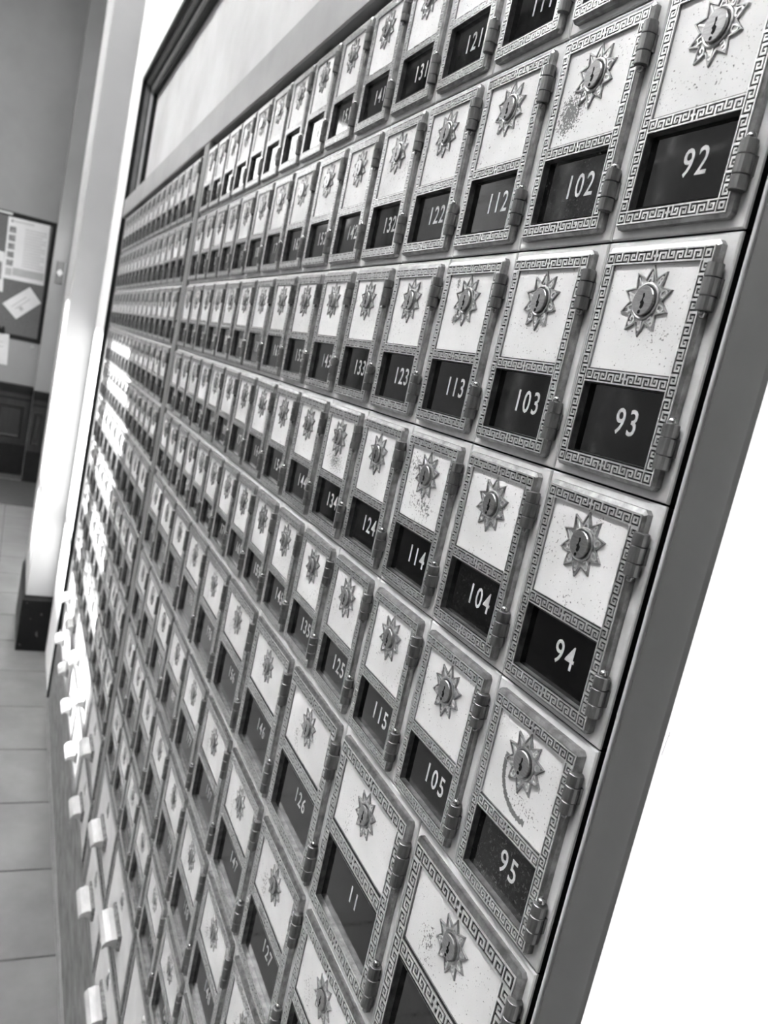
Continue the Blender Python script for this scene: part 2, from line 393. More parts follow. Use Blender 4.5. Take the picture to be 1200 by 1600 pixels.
# moulding on the left side and along the top, profile bands from outside to inside: black, grey, black, pale, dark reveal
steps = [(0.000, -0.004, 0.012, 'mould_dark'), (0.012, 0.012, 0.027, 'mould_grey'), (0.020, 0.027, 0.031, 'mould_dark'), (0.030, 0.031, 0.041, 'mould_light'), (0.040, 0.041, 0.058, 'mould_dark')]
bm_ = MB()
for k, (u, y0, y1, mn) in enumerate(steps):          # each step: a flat ledge facing the lobby, then a return going back into the wall
    bm_.cur = k
    un = steps[k + 1][0] if k + 1 < len(steps) else 0.055
    zb = ZF if k < 2 else 0.777
    for (a, b0, c) in ((RX0 + u, y0, RX0 + un),):
        xi, zo, zi = c, RZ1 - u, RZ1 - un
        if k == 0: bm_.add([(RX0 - 0.004, y0, zb), (RX0 - 0.004, y0, RZ1 + 0.004), (RX0 - 0.004, 0.0, RZ1 + 0.004), (RX0 - 0.004, 0.0, zb)], [(0, 1, 2, 3)])
        a_ = RX0 - 0.004 if k == 0 else a; zo_ = RZ1 + 0.004 if k == 0 else zo
        bm_.add([(a_, y0, zb), (xi, y0, zb), (xi, y0, zi), (a_, y0, zo_), (RX1, y0, zi), (RX1, y0, zo_)], [(0, 1, 2, 3), (3, 2, 4, 5)])
        bm_.add([(xi, y0, zb), (xi, y1, zb), (xi, y1, zi), (xi, y0, zi), (RX1, y1, zi), (RX1, y0, zi)], [(0, 1, 2, 3), (3, 2, 4, 5)])
o = ob('trim_6', bm_.mesh('trim_6', [M[q[3]] for q in steps], recalc=False))
tag(o, 'stepped dark moulding framing the left edge and top of the recess', 'trim', None, 'structure')
b = MB(); b.cbox(-3.296, -3.082, 0.0115, 0.03, -1.035, 0.7055, 0.002)
trim(12, b, M['mould_grey'], 'narrow grey stile closing the left end of the bank of boxes')
b = MB(); b.cbox(-3.22, RX1, -0.002, 0.03, ZF, -1.043, 0.001)
kick = trim(7, b, M['kick'], 'scuffed dark kick board between the bottom drawers and the floor')
b = MB(); b.cbox(-3.22, RX1, -0.012, -0.002, ZF, ZF + 0.014, 0.004)
trim(8, b, M['mould_grey'], 'thin pale bead along the foot of the kick board')

# ------------------------------------------------------------------ post office boxes: shared part meshes
mm = 0.001
def rect_key(mb, x0, x1, z0, z1, horiz, units, yb, yt, mirror_mid=True, flip=False, rails=True):
    """raised meander between two rails; x0..z1 in metres, along x if horiz else along z"""
    L = (x1 - x0) if horiz else (z1 - z0); B = (z1 - z0) if horiz else (x1 - x0)
    r = B * 0.115
    def put(u0, u1, v0, v1):
        if flip: v0, v1 = B - v1, B - v0
        if horiz: mb.box(x0 + u0, x0 + u1, yt, yb, z0 + v0, z0 + v1, False)
        else: mb.box(x0 + v0, x0 + v1, yt, yb, z0 + u0, z0 + u1, False)
    if rails:
        put(0, L, 0, r); put(0, L, B - r, B)
    c = (B - 2 * r) / 6.0
    mid = L / (units + 0.8) * 0.8 if mirror_mid else 0.0
    p = (L - mid) / units; s = p / 6.0
    for k in range(units):
        right = mirror_mid and k >= units // 2
        o = k * p + (mid if right else 0)
        def cell(a0, a1, b0, b1):
            if right: a0, a1 = 6 - a1, 6 - a0
            if k % 2: b0, b1 = 6 - b1, 6 - b0
            put(o + a0 * s, o + a1 * s, r + b0 * c, r + b1 * c)
        cell(4.75, 6, 1.0, 6); cell(1.0, 4.75, 1.0, 2.05); cell(1.0, 2.05, 2.05, 5.0); cell(2.05, 3.75, 4.05, 5.0); cell(2.95, 3.75, 3.0, 4.05)
    if mirror_mid:
        o = units // 2 * p
        put(o + mid * 0.35, o + mid * 0.65, r, B - r); put(o + mid * 0.1, o + mid * 0.9, B * 0.42, B * 0.58)
def corner_key(mb, x0, z0, B, yb, yt):
    r = B * 0.10
    for (a0, a1, b0, b1) in ((0, 1, 0, .1), (0, 1, .9, 1), (0, .1, .1, .9), (.9, 1, .1, .9), (.24, .76, .24, .38), (.24, .76, .62, .76), (.24, .38, .38, .62), (.62, .76, .38, .62)):
        mb.box(x0 + a0 * B, x0 + a1 * B, yt, yb, z0 + b0 * B, z0 + b1 * B, False)

def oct_ring(x0, x1, z0, z1, c, y):
    return [(x0 + c, y, z0), (x1 - c, y, z0), (x1, y, z0 + c), (x1, y, z1 - c), (x1 - c, y, z1), (x0 + c, y, z1), (x0, y, z1 - c), (x0, y, z0 + c)]

class Kind: pass
def build_kind(name, W, H, base, face, panel, win, B, ntop, nside, star, hinges, pane_y):
    """all numbers in mm from the lower left corner of the cell; origin of the meshes = bottom centre of the cell"""
    k = Kind(); ox = W / 2
    X = lambda v: (v - ox) * mm
    Z = lambda v: v * mm
    YF_ = -4.9 * mm; YT = -5.6 * mm
    p = MB(); p.cbox(X(0.6), X(W - 0.6), 0, 0.0022, Z(0.6), Z(H - 0.6), 0.0009)
    k.plate = p.mesh('surround_plate', M['plate'])
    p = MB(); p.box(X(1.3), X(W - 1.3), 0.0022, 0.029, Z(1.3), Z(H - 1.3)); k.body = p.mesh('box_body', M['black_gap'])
    d = MB()
    cb = 2.2 * mm
    d.rings([oct_ring(X(base[0]), X(base[1]), Z(base[2]), Z(base[3]), cb, 0.0005),
             oct_ring(X(base[0]), X(base[1]), Z(base[2]), Z(base[3]), cb, -3.6 * mm),
             oct_ring(X(face[0]) - 0.0002, X(face[1]) + 0.0002, Z(face[2]) - 0.0002, Z(face[3]) + 0.0002, 0.7 * mm, YF_)], False, False)
    fx0, fx1, fz0, fz1 = X(face[0]) - 0.0002, X(face[1]) + 0.0002, Z(face[2]) - 0.0002, Z(face[3]) + 0.0002
    def quad(a0, a1, b0, b1, y=YF_): d.add([(a0, y, b0), (a1, y, b0), (a1, y, b1), (a0, y, b1)], [(0, 1, 2, 3)])
    px0, px1, pz0, pz1 = X(panel[0]), X(panel[1]), Z(panel[2]), Z(panel[3])
    wx0, wx1, wz0, wz1 = X(win[0]), X(win[1]), Z(win[2]), Z(win[3])
    d.cur = 1
    quad(fx0, fx1, pz1, fz1); quad(fx0, px0, pz0, pz1); quad(px1, fx1, pz0, pz1)
    quad(fx0, fx1, wz1, pz0); quad(fx0, wx0, wz0, wz1); quad(wx1, fx1, wz0, wz1); quad(fx0, fx1, fz0, wz0)
    d.cur = 0
    def well(a0, a1, b0, b1, y0, y1):
        d.rings([[(a0, y0, b0), (a1, y0, b0), (a1, y0, b1), (a0, y0, b1)], [(a0, y1, b0), (a1, y1, b0), (a1, y1, b1), (a0, y1, b1)]], False, False)
    well(px0, px1, pz0, pz1, YF_, -3.9 * mm); well(wx0, wx1, wz0, wz1, YF_ - 0.0005, pane_y * mm + 0.0004)
    k.door = d.mesh('door', [M['frame_metal'], M['groove']], recalc=False)
    # raised key border with rails, plus lip round the glass
    q = MB(); Bm = B * mm
    top0, bot1 = face[3] - B, face[2] + B
    rect_key(q, X(face[0] + B), X(face[1] - B), Z(top0), Z(face[3]), True, ntop, YF_, YT)
    rect_key(q, X(face[0] + B), X(face[1] - B), Z(face[2]), Z(bot1), True, ntop, YF_, YT, flip=True)
    mz = (win[3] + panel[2]) / 2
    rect_key(q, X(face[0] + B), X(face[1] - B), Z(mz - B / 2), Z(mz + B / 2), True, ntop, YF_, YT)
    rect_key(q, X(face[0]), X(face[0] + B), Z(bot1), Z(top0), False, nside, YF_, YT, mirror_mid=False, flip=True)
    rect_key(q, X(face[1] - B), X(face[1]), Z(bot1), Z(top0), False, nside, YF_, YT, mirror_mid=False)
    for (cx, cz) in ((face[0], face[2]), (face[1] - B, face[2]), (face[0], top0), (face[1] - B, top0)):
        corner_key(q, X(cx), Z(cz), Bm, YF_, YT)
    k.key = q.mesh('greek_key_border', M['key'], recalc=False)
    s = MB(); s.box(px0, px1, -3.9 * mm, -3.0 * mm, pz0, pz1)
    k.panel = s.mesh('panel', M['panel'])
    # glass with a thin lip of the frame round it
    g_ = MB(); g_.box(wx0 - 0.0005, wx1 + 0.0005, pane_y * mm, pane_y * mm + 0.0015, wz0 - 0.0005, wz1 + 0.0005)
    k.pane = g_.mesh('window_pane', M['pane'])
    # emblem
    cx, cz, R_ = X(star[0]), Z(star[1]), star[2] * mm
    yb = -3.9 * mm
    def star_pts(Ro, Ri):
        return [(cx + (Ro if i % 2 == 0 else Ri) * math.sin(math.pi * i / 10), cz + (Ro if i % 2 == 0 else Ri) * math.cos(math.pi * i / 10)) for i in range(20)]
    e = MB(); rat = 0.66
    A = star_pts(R_, R_ * rat); B_ = star_pts(R_ * 0.975, R_ * (rat - 0.012)); C_ = star_pts(R_ * 0.90, R_ * (rat - 0.06)); D_ = star_pts(R_ * 0.88, R_ * (rat - 0.07))
    e.rings([[(x, yb + 0.0001, z) for x, z in A], [(x, yb - 0.0012, z) for x, z in B_], [(x, yb - 0.0012, z) for x, z in C_], [(x, yb - 0.0002, z) for x, z in D_]], False, False)
    e.cur = 1
    inner = [(cx + 9.0 * mm * math.sin(math.pi * i / 10), cz + 9.0 * mm * math.cos(math.pi * i / 10)) for i in range(20)]
    e.rings([[(x, yb - 0.0002, z) for x, z in D_], [(x, yb - 0.0002, z) for x, z in inner]], False, False)
    e.cur = 0
    e.lathe_y(cx, cz, [(10.4 * mm, yb - 0.0001), (10.1 * mm, yb - 0.0013), (9.3 * mm, yb - 0.0016), (8.5 * mm, yb - 0.0012), (8.4 * mm, yb)], 28, False)
    k.star = e.mesh('lock_emblem', [M['star'], M['star_plate']])
    k.star_c = (cx, cz, R_, yb)
    l = MB(); l.lathe_y(cx, cz, [(8.4 * mm, yb), (7.9 * mm, yb - 0.0002), (7.9 * mm, yb - 0.0027), (7.5 * mm, yb - 0.0031)], 28)
    k.lock = l.mesh('lock_cylinder', M['lock'])
    h = MB(); yk = yb - 0.00315
    pts = [(-0.5, 3.0), (0.5, 3.2), (0.9, 1.6), (0.4, 0.9), (0.5, 0.0), (1.5, -1.0), (1.2, -2.8), (0.3, -3.8), (-0.9, -3.0), (-0.6, -1.6), (-1.3, -0.8), (-0.5, 0.2), (-0.3, 1.4)]
    h.rings([[(cx + a * mm * 1.25, yk + 0.0002, cz + c * mm * 1.25) for a, c in pts], [(cx + a * mm * 1.25, yk, cz + c * mm * 1.25) for a, c in pts]], False, True)
    h.lathe_y(cx - 0.6 * mm, cz - 6.2 * mm, [(1.1 * mm, yk + 0.0002), (1.1 * mm, yk - 0.0001)], 8)
    k.hole = h.mesh('keyhole', M['hole'])
    # hinge: three knuckles and the leaf behind them, placed with its lower end at z = 0
    hl = hinges[0][1] - hinges[0][0]
    hm = MB(); hx, hy, hr = hinges[2]; hr *= mm
    a = hl * mm
    for (f0, f1, s_) in ((0.0, 0.30, 1.0), (0.315, 0.69, 1.03), (0.705, 1.0, 1.0)):
        hm.lathe_z(0, 0, [(hr * s_ * 0.92, a * f0), (hr * s_, a * f0 + 0.0003), (hr * s_, a * f1 - 0.0003), (hr * s_ * 0.92, a * f1)], 14)
    hm.lathe_z(0, 0, [(hr * 0.6, a * 0.01), (hr * 0.6, a * 0.99)], 8)
    hm.box(-0.0045, -0.001, -0.0012, 0.003, a * 0.02, a * 0.98)
    hm.box(0.0, 0.0042, 0.0022, 0.0042, a * 0.30, a * 0.70)
    k.hinge = hm.mesh('hinge', M['hinge'])
    pn = MB(); pr = hr * 0.62
    pn.lathe_z(0, 0, [(pr * 0.8, a - 0.0002), (pr, a + pr * 0.4), (pr * 0.8, a + pr * 1.0), (pr * 0.35, a + pr * 1.35)], 10)
    k.pin = pn.mesh('hinge_pin', M['pin'], True)
    k.hl = a
    k.hpos = [(X(hx), hy * mm, Z(hinges[0][0])), (X(hx), hy * mm, Z(hinges[1][0]))]
    k.H = H * mm; k.W = W * mm; k.pane_y = pane_y * mm
    return k

small = build_kind('small', 100, 138, (7.2, 92.6, 5.2, 133.0), (8.8, 90.6, 7.3, 130.0), (16.1, 83.3, 64.0, 122.6), (16.8, 83.0, 15.6, 55.2),
                   7.3, 10, 17, (49.7, 102.3, 19.6), ((97.5, 121.0), (17.0, 42.0), (93.0, -4.4, 4.3)), -1.0)
big = build_kind('big', 150, 173, (7.6, 144.2, 5.2, 168.0), (9.8, 141.0, 7.2, 164.2), (21.6, 129.4, 96.0, 152.6), (22.0, 130.2, 19.2, 79.8),
                 11.4, 10, 13, (76.0, 131.5, 19.8), ((117.0, 152.0), (14.0, 50.0), (144.0, -4.5, 4.7)), -0.2)

# numbers and emblem letters come from the built-in font
def text_meshes(items):
    """items: (key, string, size, width factor, extrude, thick) -> dict of meshes lying in the xz plane facing -y"""
    objs = []
    for key, s_, size, wf, ext, off in items:
        cu = bpy.data.curves.new('t', 'FONT'); cu.body = s_; cu.size = size; cu.extrude = ext; cu.offset = off
        cu.align_x = 'CENTER'; cu.align_y = 'CENTER'; cu.resolution_u = 3; cu.space_character = 1.22
        o = bpy.data.objects.new('t', cu); COL.objects.link(o); objs.append((key, o, wf))
    dg = bpy.context.evaluated_depsgraph_get(); out = {}
    for key, o, wf in objs:
        me = bpy.data.meshes.new_from_object(o.evaluated_get(dg))
        me.transform(Matrix.Diagonal((wf, 1, 1, 1))); me.transform(Matrix.Rotation(math.radians(90), 4, 'X'))
        out[key] = me
    for key, o, wf in objs:
        cu = o.data; bpy.data.objects.remove(o); bpy.data.curves.remove(cu)
    return out
BIGN = [9, 11, 12, 14, 15, 17, 18, 20, 21, 23]
items = [(('L', ch), ch, 0.0078, 0.8, 0.0004, 0.00016) for ch in 'ABCDEFGHIJ']
def num_text(n): return '11' if n == 116 else str(n)      # the last figure of 116 has worn away
for c in range(15):
    for r in range(5): items.append((('N', (9 + c) * 10 + r + 1), str((9 + c) * 10 + r + 1), 0.0205, 0.84, 0.00012, 0.00012))
for j in range(10):
    for r in range(4): n = BIGN[j] * 10 + 6 + r; items.append((('N', n), num_text(n), 0.0205, 0.86, 0.00012, 0.0001))
TX = text_meshes(items)
for key, me in TX.items():
    me.materials.clear(); me.materials.append(M['number'] if key[0] == 'N' else M['key'])
def lettering(k):
    cx, cz, R_, yb = k.star_c; bmx = bmesh.new()
    for i, ch in enumerate('ABCDEFGHIJ'):
        a = 2 * math.pi * i / 10; me = TX[('L', ch)].copy()
        me.transform(Matrix.Translation((cx + R_ * 0.655 * math.sin(a), yb - 0.0005, cz + R_ * 0.655 * math.cos(a))) @ Matrix.Rotation(a, 4, 'Y'))
        bmx.from_mesh(me); bpy.data.meshes.remove(me)
    out = bpy.data.meshes.new('lettering'); bmx.to_mesh(out); bmx.free(); out.materials.append(M['key']); return out
for k in (small, big): k.letters = lettering(k)

ORD = ['first', 'second', 'third', 'fourth', 'fifth', 'sixth', 'seventh', 'eighth', 'ninth', 'tenth', 'eleventh', 'twelfth', 'thirteenth', 'fourteenth', 'fifteenth']
def panel_variant(k, mat):
    me = k.panel.copy(); me.materials.clear(); me.materials.append(mat); return me
PANELS = {102: M['panel_102'], 134: M['panel_134'], 114: M['panel_114'], 95: M['panel_95'], 113: M['panel_113']}
PANELS = {n: panel_variant(small, m) for n, m in PANELS.items()}
big.panel.materials.clear(); big.panel.materials.append(M['panel_big'])

def place_box(k, cx, z0, h, label, group, number=None, detail=True):
    root = bpy.data.objects.new('post_office_box', None); COL.objects.link(root); root.empty_display_size = 0.02
    root.location = (cx, 0, z0); root.scale = (1, 1, h / k.H)
    tag(root, label, 'mailbox', group)
    ob('surround_plate', k.plate, root)
    ob('box_body', k.body, root)
    d = ob('door', k.door, root)
    ob('greek_key_border', k.key, d)
    ob('panel', PANELS.get(number, k.panel), d)
    ob('window_pane', k.pane, root)
    s = ob('lock_emblem', k.star, root)
    l = ob('lock_cylinder', k.lock, root)
    if detail:
        ob('lettering', k.letters, s)
    ob('keyhole', k.hole, l)
    for i, p in enumerate(k.hpos):
        hg = ob('hinge', k.hinge, root); hg.location = p
        if detail:
            pn = ob('hinge_pin', k.pin, hg)
            if i == 0: pn.scale = (0.8, 0.8, -1); pn.location = (0, 0, k.hl)   # the upper pin shows at the lower end
    if number is not None:
        n = ob('box_number', TX[('N', number)], root)
        if k is small: n.location = (0.0065 if number > 99 else 0.0055, k.pane_y - 0.0001, 0.0362)
        else: n.location = (0.0085 if number != 116 else 0.0055, k.pane_y - 0.0001, 0.0575)
    return root

X2 = -1.577       # right end of the second bank
for r in range(5):
    z0, h = ZB[r + 1], ZB[r] - ZB[r + 1]
    for c in range(15):
        n = (9 + c) * 10 + r + 1
        place_box(small, -0.1 * c - 0.05, z0, h, 'small metal post office box numbered %d in %s row, %s from the right' % (n, ORD[r], ORD[c]),
                  'small boxes right of the divider', n, c < 11)
    for c in range(15):
        place_box(small, X2 - 0.1 * c - 0.05, z0, h, 'small metal post office box in %s row, %s to left of grey divider' % (ORD[r], ORD[c]),
                  'small boxes left of the divider', None, False)
for r in range(4):
    z0, h = ZB[r + 6], ZB[r + 5] - ZB[r + 6]
    for j in range(10):
        n = BIGN[j] * 10 + 6 + r
        place_box(big, -0.15 * j - 0.075, z0, h, 'wide metal post office box numbered %s in wide row %s, %s from right' % (num_text(n), ['one', 'two', 'three', 'four'][r], ORD[j]),
                  'wide boxes right of the divider', n, j < 8)
    for j in range(10):
        place_box(big, X2 - 0.15 * j - 0.075, z0, h, 'wide metal post office box in wide row %s, %s to left of grey divider' % (['one', 'two', 'three', 'four'][r], ORD[j]),
                  'wide boxes left of the divider', None, False)

# ------------------------------------------------------------------ parcel drawers under the boxes
def drawer_meshes(H):
    W = 300; X = lambda v: (v - W / 2) * mm; Z = lambda v: v * mm
    d = {}
    p = MB(); p.box(X(1.3), X(W - 1.3), 0.0022, 0.029, Z(1.3), Z(H - 1.3)); d['box_body'] = p.mesh('box_body', M['black_gap'])
    p = MB(); p.cbox(X(0.6), X(W - 0.6), 0, 0.0022, Z(0.6), Z(H - 0.6), 0.0009); d['surround_plate'] = p.mesh('surround_plate', M['plate'])
    f = MB()
    f.rings([oct_ring(X(6), X(W - 6), Z(5), Z(H - 5), 2.5 * mm, 0.0005), oct_ring(X(6), X(W - 6), Z(5), Z(H - 5), 2.5 * mm, -0.004),
             oct_ring(X(8), X(W - 8), Z(7), Z(H - 7), 1.5 * mm, -0.0056), oct_ring(X(20), X(W - 20), Z(18), Z(H - 18), 1.0 * mm, -0.0056),
             oct_ring(X(20), X(W - 20), Z(18), Z(H - 18), 1.0 * mm, -0.0042)], False, False)
    d['drawer_front'] = f.mesh('drawer_front', M['frame_metal'])
    q = MB(); q.box(X(20), X(W - 20), -0.0042, -0.003, Z(18), Z(H - 18)); d['panel'] = q.mesh('panel', M['drawer_panel'])
    s = MB(); cx, cz = X(150), Z(H - 46)
    s.rings([[(cx + (r_ if i % 2 == 0 else r_ * .66) * math.sin(math.pi * i / 10), y, cz + (r_ if i % 2 == 0 else r_ * .66) * math.cos(math.pi * i / 10)) for i in range(20)] for r_, y in ((0.0196, -0.0041), (0.0188, -0.0050), (0.0165, -0.0050), (0.0150, -0.0044))], False, True)
    d['lock_emblem'] = s.mesh('lock_emblem', M['star'])
    l = MB(); l.lathe_y(cx, cz, [(0.0102, -0.0044), (0.010, -0.0058), (0.008, -0.0058), (0.008, -0.0072), (0.0076, -0.0075)], 20); d['lock_cylinder'] = l.mesh('lock_cylinder', M['lock'])
    h = MB(); h.rings([[(cx + a * mm, y, cz + c * mm) for a, c in ((-0.5, 3.2), (0.6, 3.2), (0.5, 0), (1.3, -1), (1, -3.4), (-0.9, -3.2), (-1.2, -1), (-0.4, 0))] for y in (-0.0074, -0.0077)], False, True)
    d['keyhole'] = h.mesh('keyhole', M['hole'])
    k = MB(); k.cbox(-0.047, 0.047, -0.011, -0.0041, Z(H - 116), Z(H - 84), 0.002); d['pull_plate'] = k.mesh('pull_plate', M['frame_metal'])
    g_ = MB(); zt = Z(H - 92)
    prof = [(-0.0105, zt), (-0.020, zt - 0.001), (-0.030, zt - 0.005), (-0.0355, zt - 0.012), (-0.0365, zt - 0.018), (-0.0345, zt - 0.0185), (-0.030, zt - 0.0145), (-0.022, zt - 0.0145), (-0.015, zt - 0.019), (-0.0105, zt - 0.024)]
    g_.extrude_x(prof, -0.043, 0.043); d['pull_grip'] = g_.mesh('pull_grip', M['steel'])
    return d
DM = drawer_meshes(171)
def place_drawer(cx, z0, h, label, group):
    root = bpy.data.objects.new('parcel_drawer', None); COL.objects.link(root); root.empty_display_size = 0.02
    root.location = (cx, 0, z0); root.scale = (1, 1, h / 0.171); tag(root, label, 'drawer', group)
    ob('surround_plate', DM['surround_plate'], root); ob('drawer_body', DM['box_body'], root)
    f = ob('drawer_front', DM['drawer_front'], root); ob('panel', DM['panel'], f)
    ob('lock_emblem', DM['lock_emblem'], root); l = ob('lock_cylinder', DM['lock_cylinder'], root); ob('keyhole', DM['keyhole'], l)
    p = ob('drawer_pull', DM['pull_plate'], root); ob('pull_grip', DM['pull_grip'], p)
for r in range(2):
    z0, h = ZB[r + 10], ZB[r + 9] - ZB[r + 10]
    for j in range(5):
        place_drawer(-0.3 * j - 0.15, z0, h, 'wide white parcel drawer in the %s drawer row, %s from the right' % (('upper', 'bottom')[r], ORD[j]), 'parcel drawers right of the divider')
        place_drawer(X2 - 0.3 * j - 0.15, z0, h, 'wide white parcel drawer in the %s drawer row, %s left of the grey divider' % (('upper', 'bottom')[r], ORD[j]), 'parcel drawers left of the divider')

# ------------------------------------------------------------------ far wall: pilaster, wainscot, bulletin board
b = MB(); b.box(XL, -8.1, -0.141, 0.0, ZF, ZC)
struct('trim_9', b, M['grey_wall'], 'grey projecting pier beside the bulletin board on the far wall', cat='pier')
def wainscot(n, x, y0, y1, label, npan):
    b = MB(); x1 = x + 0.03
    b.box(x, x1, y0, y1, ZF, -0.52)
    root = struct('trim_%d' % n, b, M['wood_dark'], label, cat='wainscot')
    c = MB(); c.box(x, x1 + 0.035, y0, y1, -0.56, -0.515); c.box(x, x1 + 0.018, y0, y1, -0.60, -0.56); c.box(x, x1 + 0.008, y0, y1, -0.66, -0.64)
    ob('cap_rail', c.mesh('cap_rail', M['mould_dark']), root)
    wd = (y1 - y0) / npan
    for i in range(npan):
        p = MB(); a0, a1 = y0 + i * wd + min(0.06, wd * .2), y0 + (i + 1) * wd - min(0.06, wd * .2)
        p.rings([[(x1 - 0.001, a0, -1.04), (x1 - 0.001, a1, -1.04), (x1 - 0.001, a1, -0.72), (x1 - 0.001, a0, -0.72)],
                 [(x1 + 0.012, a0 + 0.015, -1.025), (x1 + 0.012, a1 - 0.015, -1.025), (x1 + 0.012, a1 - 0.015, -0.735), (x1 + 0.012, a0 + 0.015, -0.735)],
                 [(x1 + 0.004, a0 + 0.03, -1.01), (x1 + 0.004, a1 - 0.03, -1.01), (x1 + 0.004, a1 - 0.03, -0.75), (x1 + 0.004, a0 + 0.03, -0.75)]], False, True)
        ob('wainscot_panel', p.mesh('wainscot_panel', M['wood_dark']), root)
    q = MB(); q.box(x, x1 + 0.02, y0, y1, ZF, -1.10)
    ob('plinth', q.mesh('plinth', M['mould_dark']), root)
wainscot(10, XL, D1 + 0.05, -0.141, 'dark panelled wainscot below the bulletin board', 3)
wainscot(11, -8.1, -0.141, -0.002, 'dark panelled wainscot around the foot of the far pier', 1)
b = MB(); b.zbox(-8.05, -7.0, -2.9, -0.005, ZF + 0.0002, ZF + 0.007, 0.003)  # dark sheet put in for the floor shade at the far wall
tag(ob('floor_shade_sheet', b.mesh('floor_shade_sheet', M['mat'])), 'dark sheet painting the shade on the floor in front of the far wainscot', 'mat')  # painted floor shade, not a real mat

BX = XL + 0.002
root = bpy.data.objects.new('bulletin_board', None); COL.objects.link(root); root.location = (XL, -0.6, -0.09)
tag(root, 'grey cork bulletin board in a black frame on the far wall', 'bulletin board')
def in_board(name, mb, mat, parent=root, inv=True):
    me = mb.mesh(name, mat)
    if inv: me.transform(Matrix.Translation((-XL, 0.6, 0.09)))
    return ob(name, me, parent)
by0, by1, bz0, bz1 = -1.15, -0.135, -0.09, 1.066
b = MB(); b.box(XL + 0.001, XL + 0.006, by0 + 0.02, by1 - 0.02, bz0 + 0.02, bz1 - 0.02); in_board('cork_sheet', b, M['cork'])
for (a0, a1, c0, c1) in ((by0, by1, bz1 - 0.042, bz1), (by0, by1, bz0, bz0 + 0.042), (by0, by0 + 0.042, bz0 + 0.042, bz1 - 0.042), (by1 - 0.042, by1, bz0 + 0.042, bz1 - 0.042)):
    b = MB(); b.box(XL + 0.001, XL + 0.009, a0, a1, c0, c1); in_board('frame_rail', b, M['mould_dark'])
def sheet(name, pts, label, cat='paper', x=XL + 0.0105, parts=()):
    """paper lying on the board: pts = four (y, z) corners, counter-clockwise seen from the lobby"""
    cy = sum(p[0] for p in pts) / 4; cz = min(p[1] for p in pts)
    m = MB(); m.rings([[(xx - x, y - cy, z - cz) for y, z in pts] for xx in (x - 0.001, x)], True, True)
    o = ob(name, m.mesh(name, M['paper'])); o.location = (x, cy, cz); tag(o, label, cat)
    p0, p1, p3 = pts[0], pts[1], pts[3]
    for pname, u0, u1, v0, v1, mat in parts:
        q = MB(); c4 = []
        for u, v in ((u0, v0), (u1, v0), (u1, v1), (u0, v1)):
            c4.append((p0[0] + (p1[0] - p0[0]) * u + (p3[0] - p0[0]) * v - cy, p0[1] + (p1[1] - p0[1]) * u + (p3[1] - p0[1]) * v - cz))
        q.rings([[(xx, y, z) for y, z in c4] for xx in (-0.0002, 0.0006)], False, True)
        ob(pname, q.mesh(pname, mat), o)
    return o
pp = [('heading', .10, .62, .93, .96, M['print_light']), ('heading_mark', .07, .12, .92, .97, M['print_dark']), ('footer_band', .22, .98, .07, .20, M['print_grey']), ('photo', .05, .20, .06, .18, M['print_grey'])]
for i in range(5): pp.append(('photo', .05, .21, .215 + i * .135, .215 + i * .135 + .10, M['print_dark']))
for i in range(14): pp.append(('text_line', .42, .95 - .1 * (i % 3 == 2), .24 + i * .046, .24 + i * .046 + .02, M['print_light']))
sheet('poster', [(-0.545, 0.455), (-0.185, 0.465), (-0.200, 1.027), (-0.560, 1.017)], 'white poster with a column of small photographs pinned to the bulletin board', 'poster', parts=pp)
sheet('notice_card', [(-0.382, 0.10), (-0.185, 0.299), (-0.300, 0.425), (-0.516, 0.221)], 'white card pinned askew below the poster on the bulletin board', 'card', x=XL + 0.0108,
      parts=[('text_line', .15, .75, .6, .66, M['print_light']), ('text_line', .2, .8, .42, .48, M['print_light']), ('picture', .3, .42, .2, .4, M['print_grey'])])
sheet('notice_sheet', [(-0.80, 0.325), (-0.526, 0.325), (-0.556, 0.690), (-0.82, 0.690)], 'white sheet pinned left of the poster, cut by the edge of view', x=XL + 0.013,
      parts=[('picture', .55, .92, .3, .75, M['print_dark'])])
sheet('hanging_sheet', [(-0.62, -0.352), (-0.403, -0.349), (-0.420, -0.055), (-0.64, -0.055)], 'white sheet hanging from a clip below the bulletin board', x=XL + 0.014,
      parts=[('text_line', .2, .8, .7, .73, M['print_light']), ('text_line', .2, .8, .55, .58, M['print_light'])])
c = MB(); c.cbox(-0.035, 0.035, -0.014, 0.0, -0.03, 0.02, 0.005); c.lathe_y(-0.02, 0.03, [(0.012, -0.002), (0.012, -0.008)], 12); c.lathe_y(0.02, 0.03, [(0.012, -0.002), (0.012, -0.008)], 12)
me = c.mesh('bulldog_clip', M['mould_dark']); me.transform(Matrix.Rotation(math.radians(90), 4, 'Z'))
o = ob('bulldog_clip', me); o.location = (XL + 0.0145, -0.50, -0.03); tag(o, 'black clip holding the sheet on the lower board frame', 'clip')
b = MB(); b.box(0, 0.003, -0.22, 0.0, -0.009, 0.009)
o = ob('label_strip', b.mesh('label_strip', M['paper'])); o.location = (XL + 0.0095, -0.528, 1.046); tag(o, 'narrow white label strip on the top rail of the board', 'label')
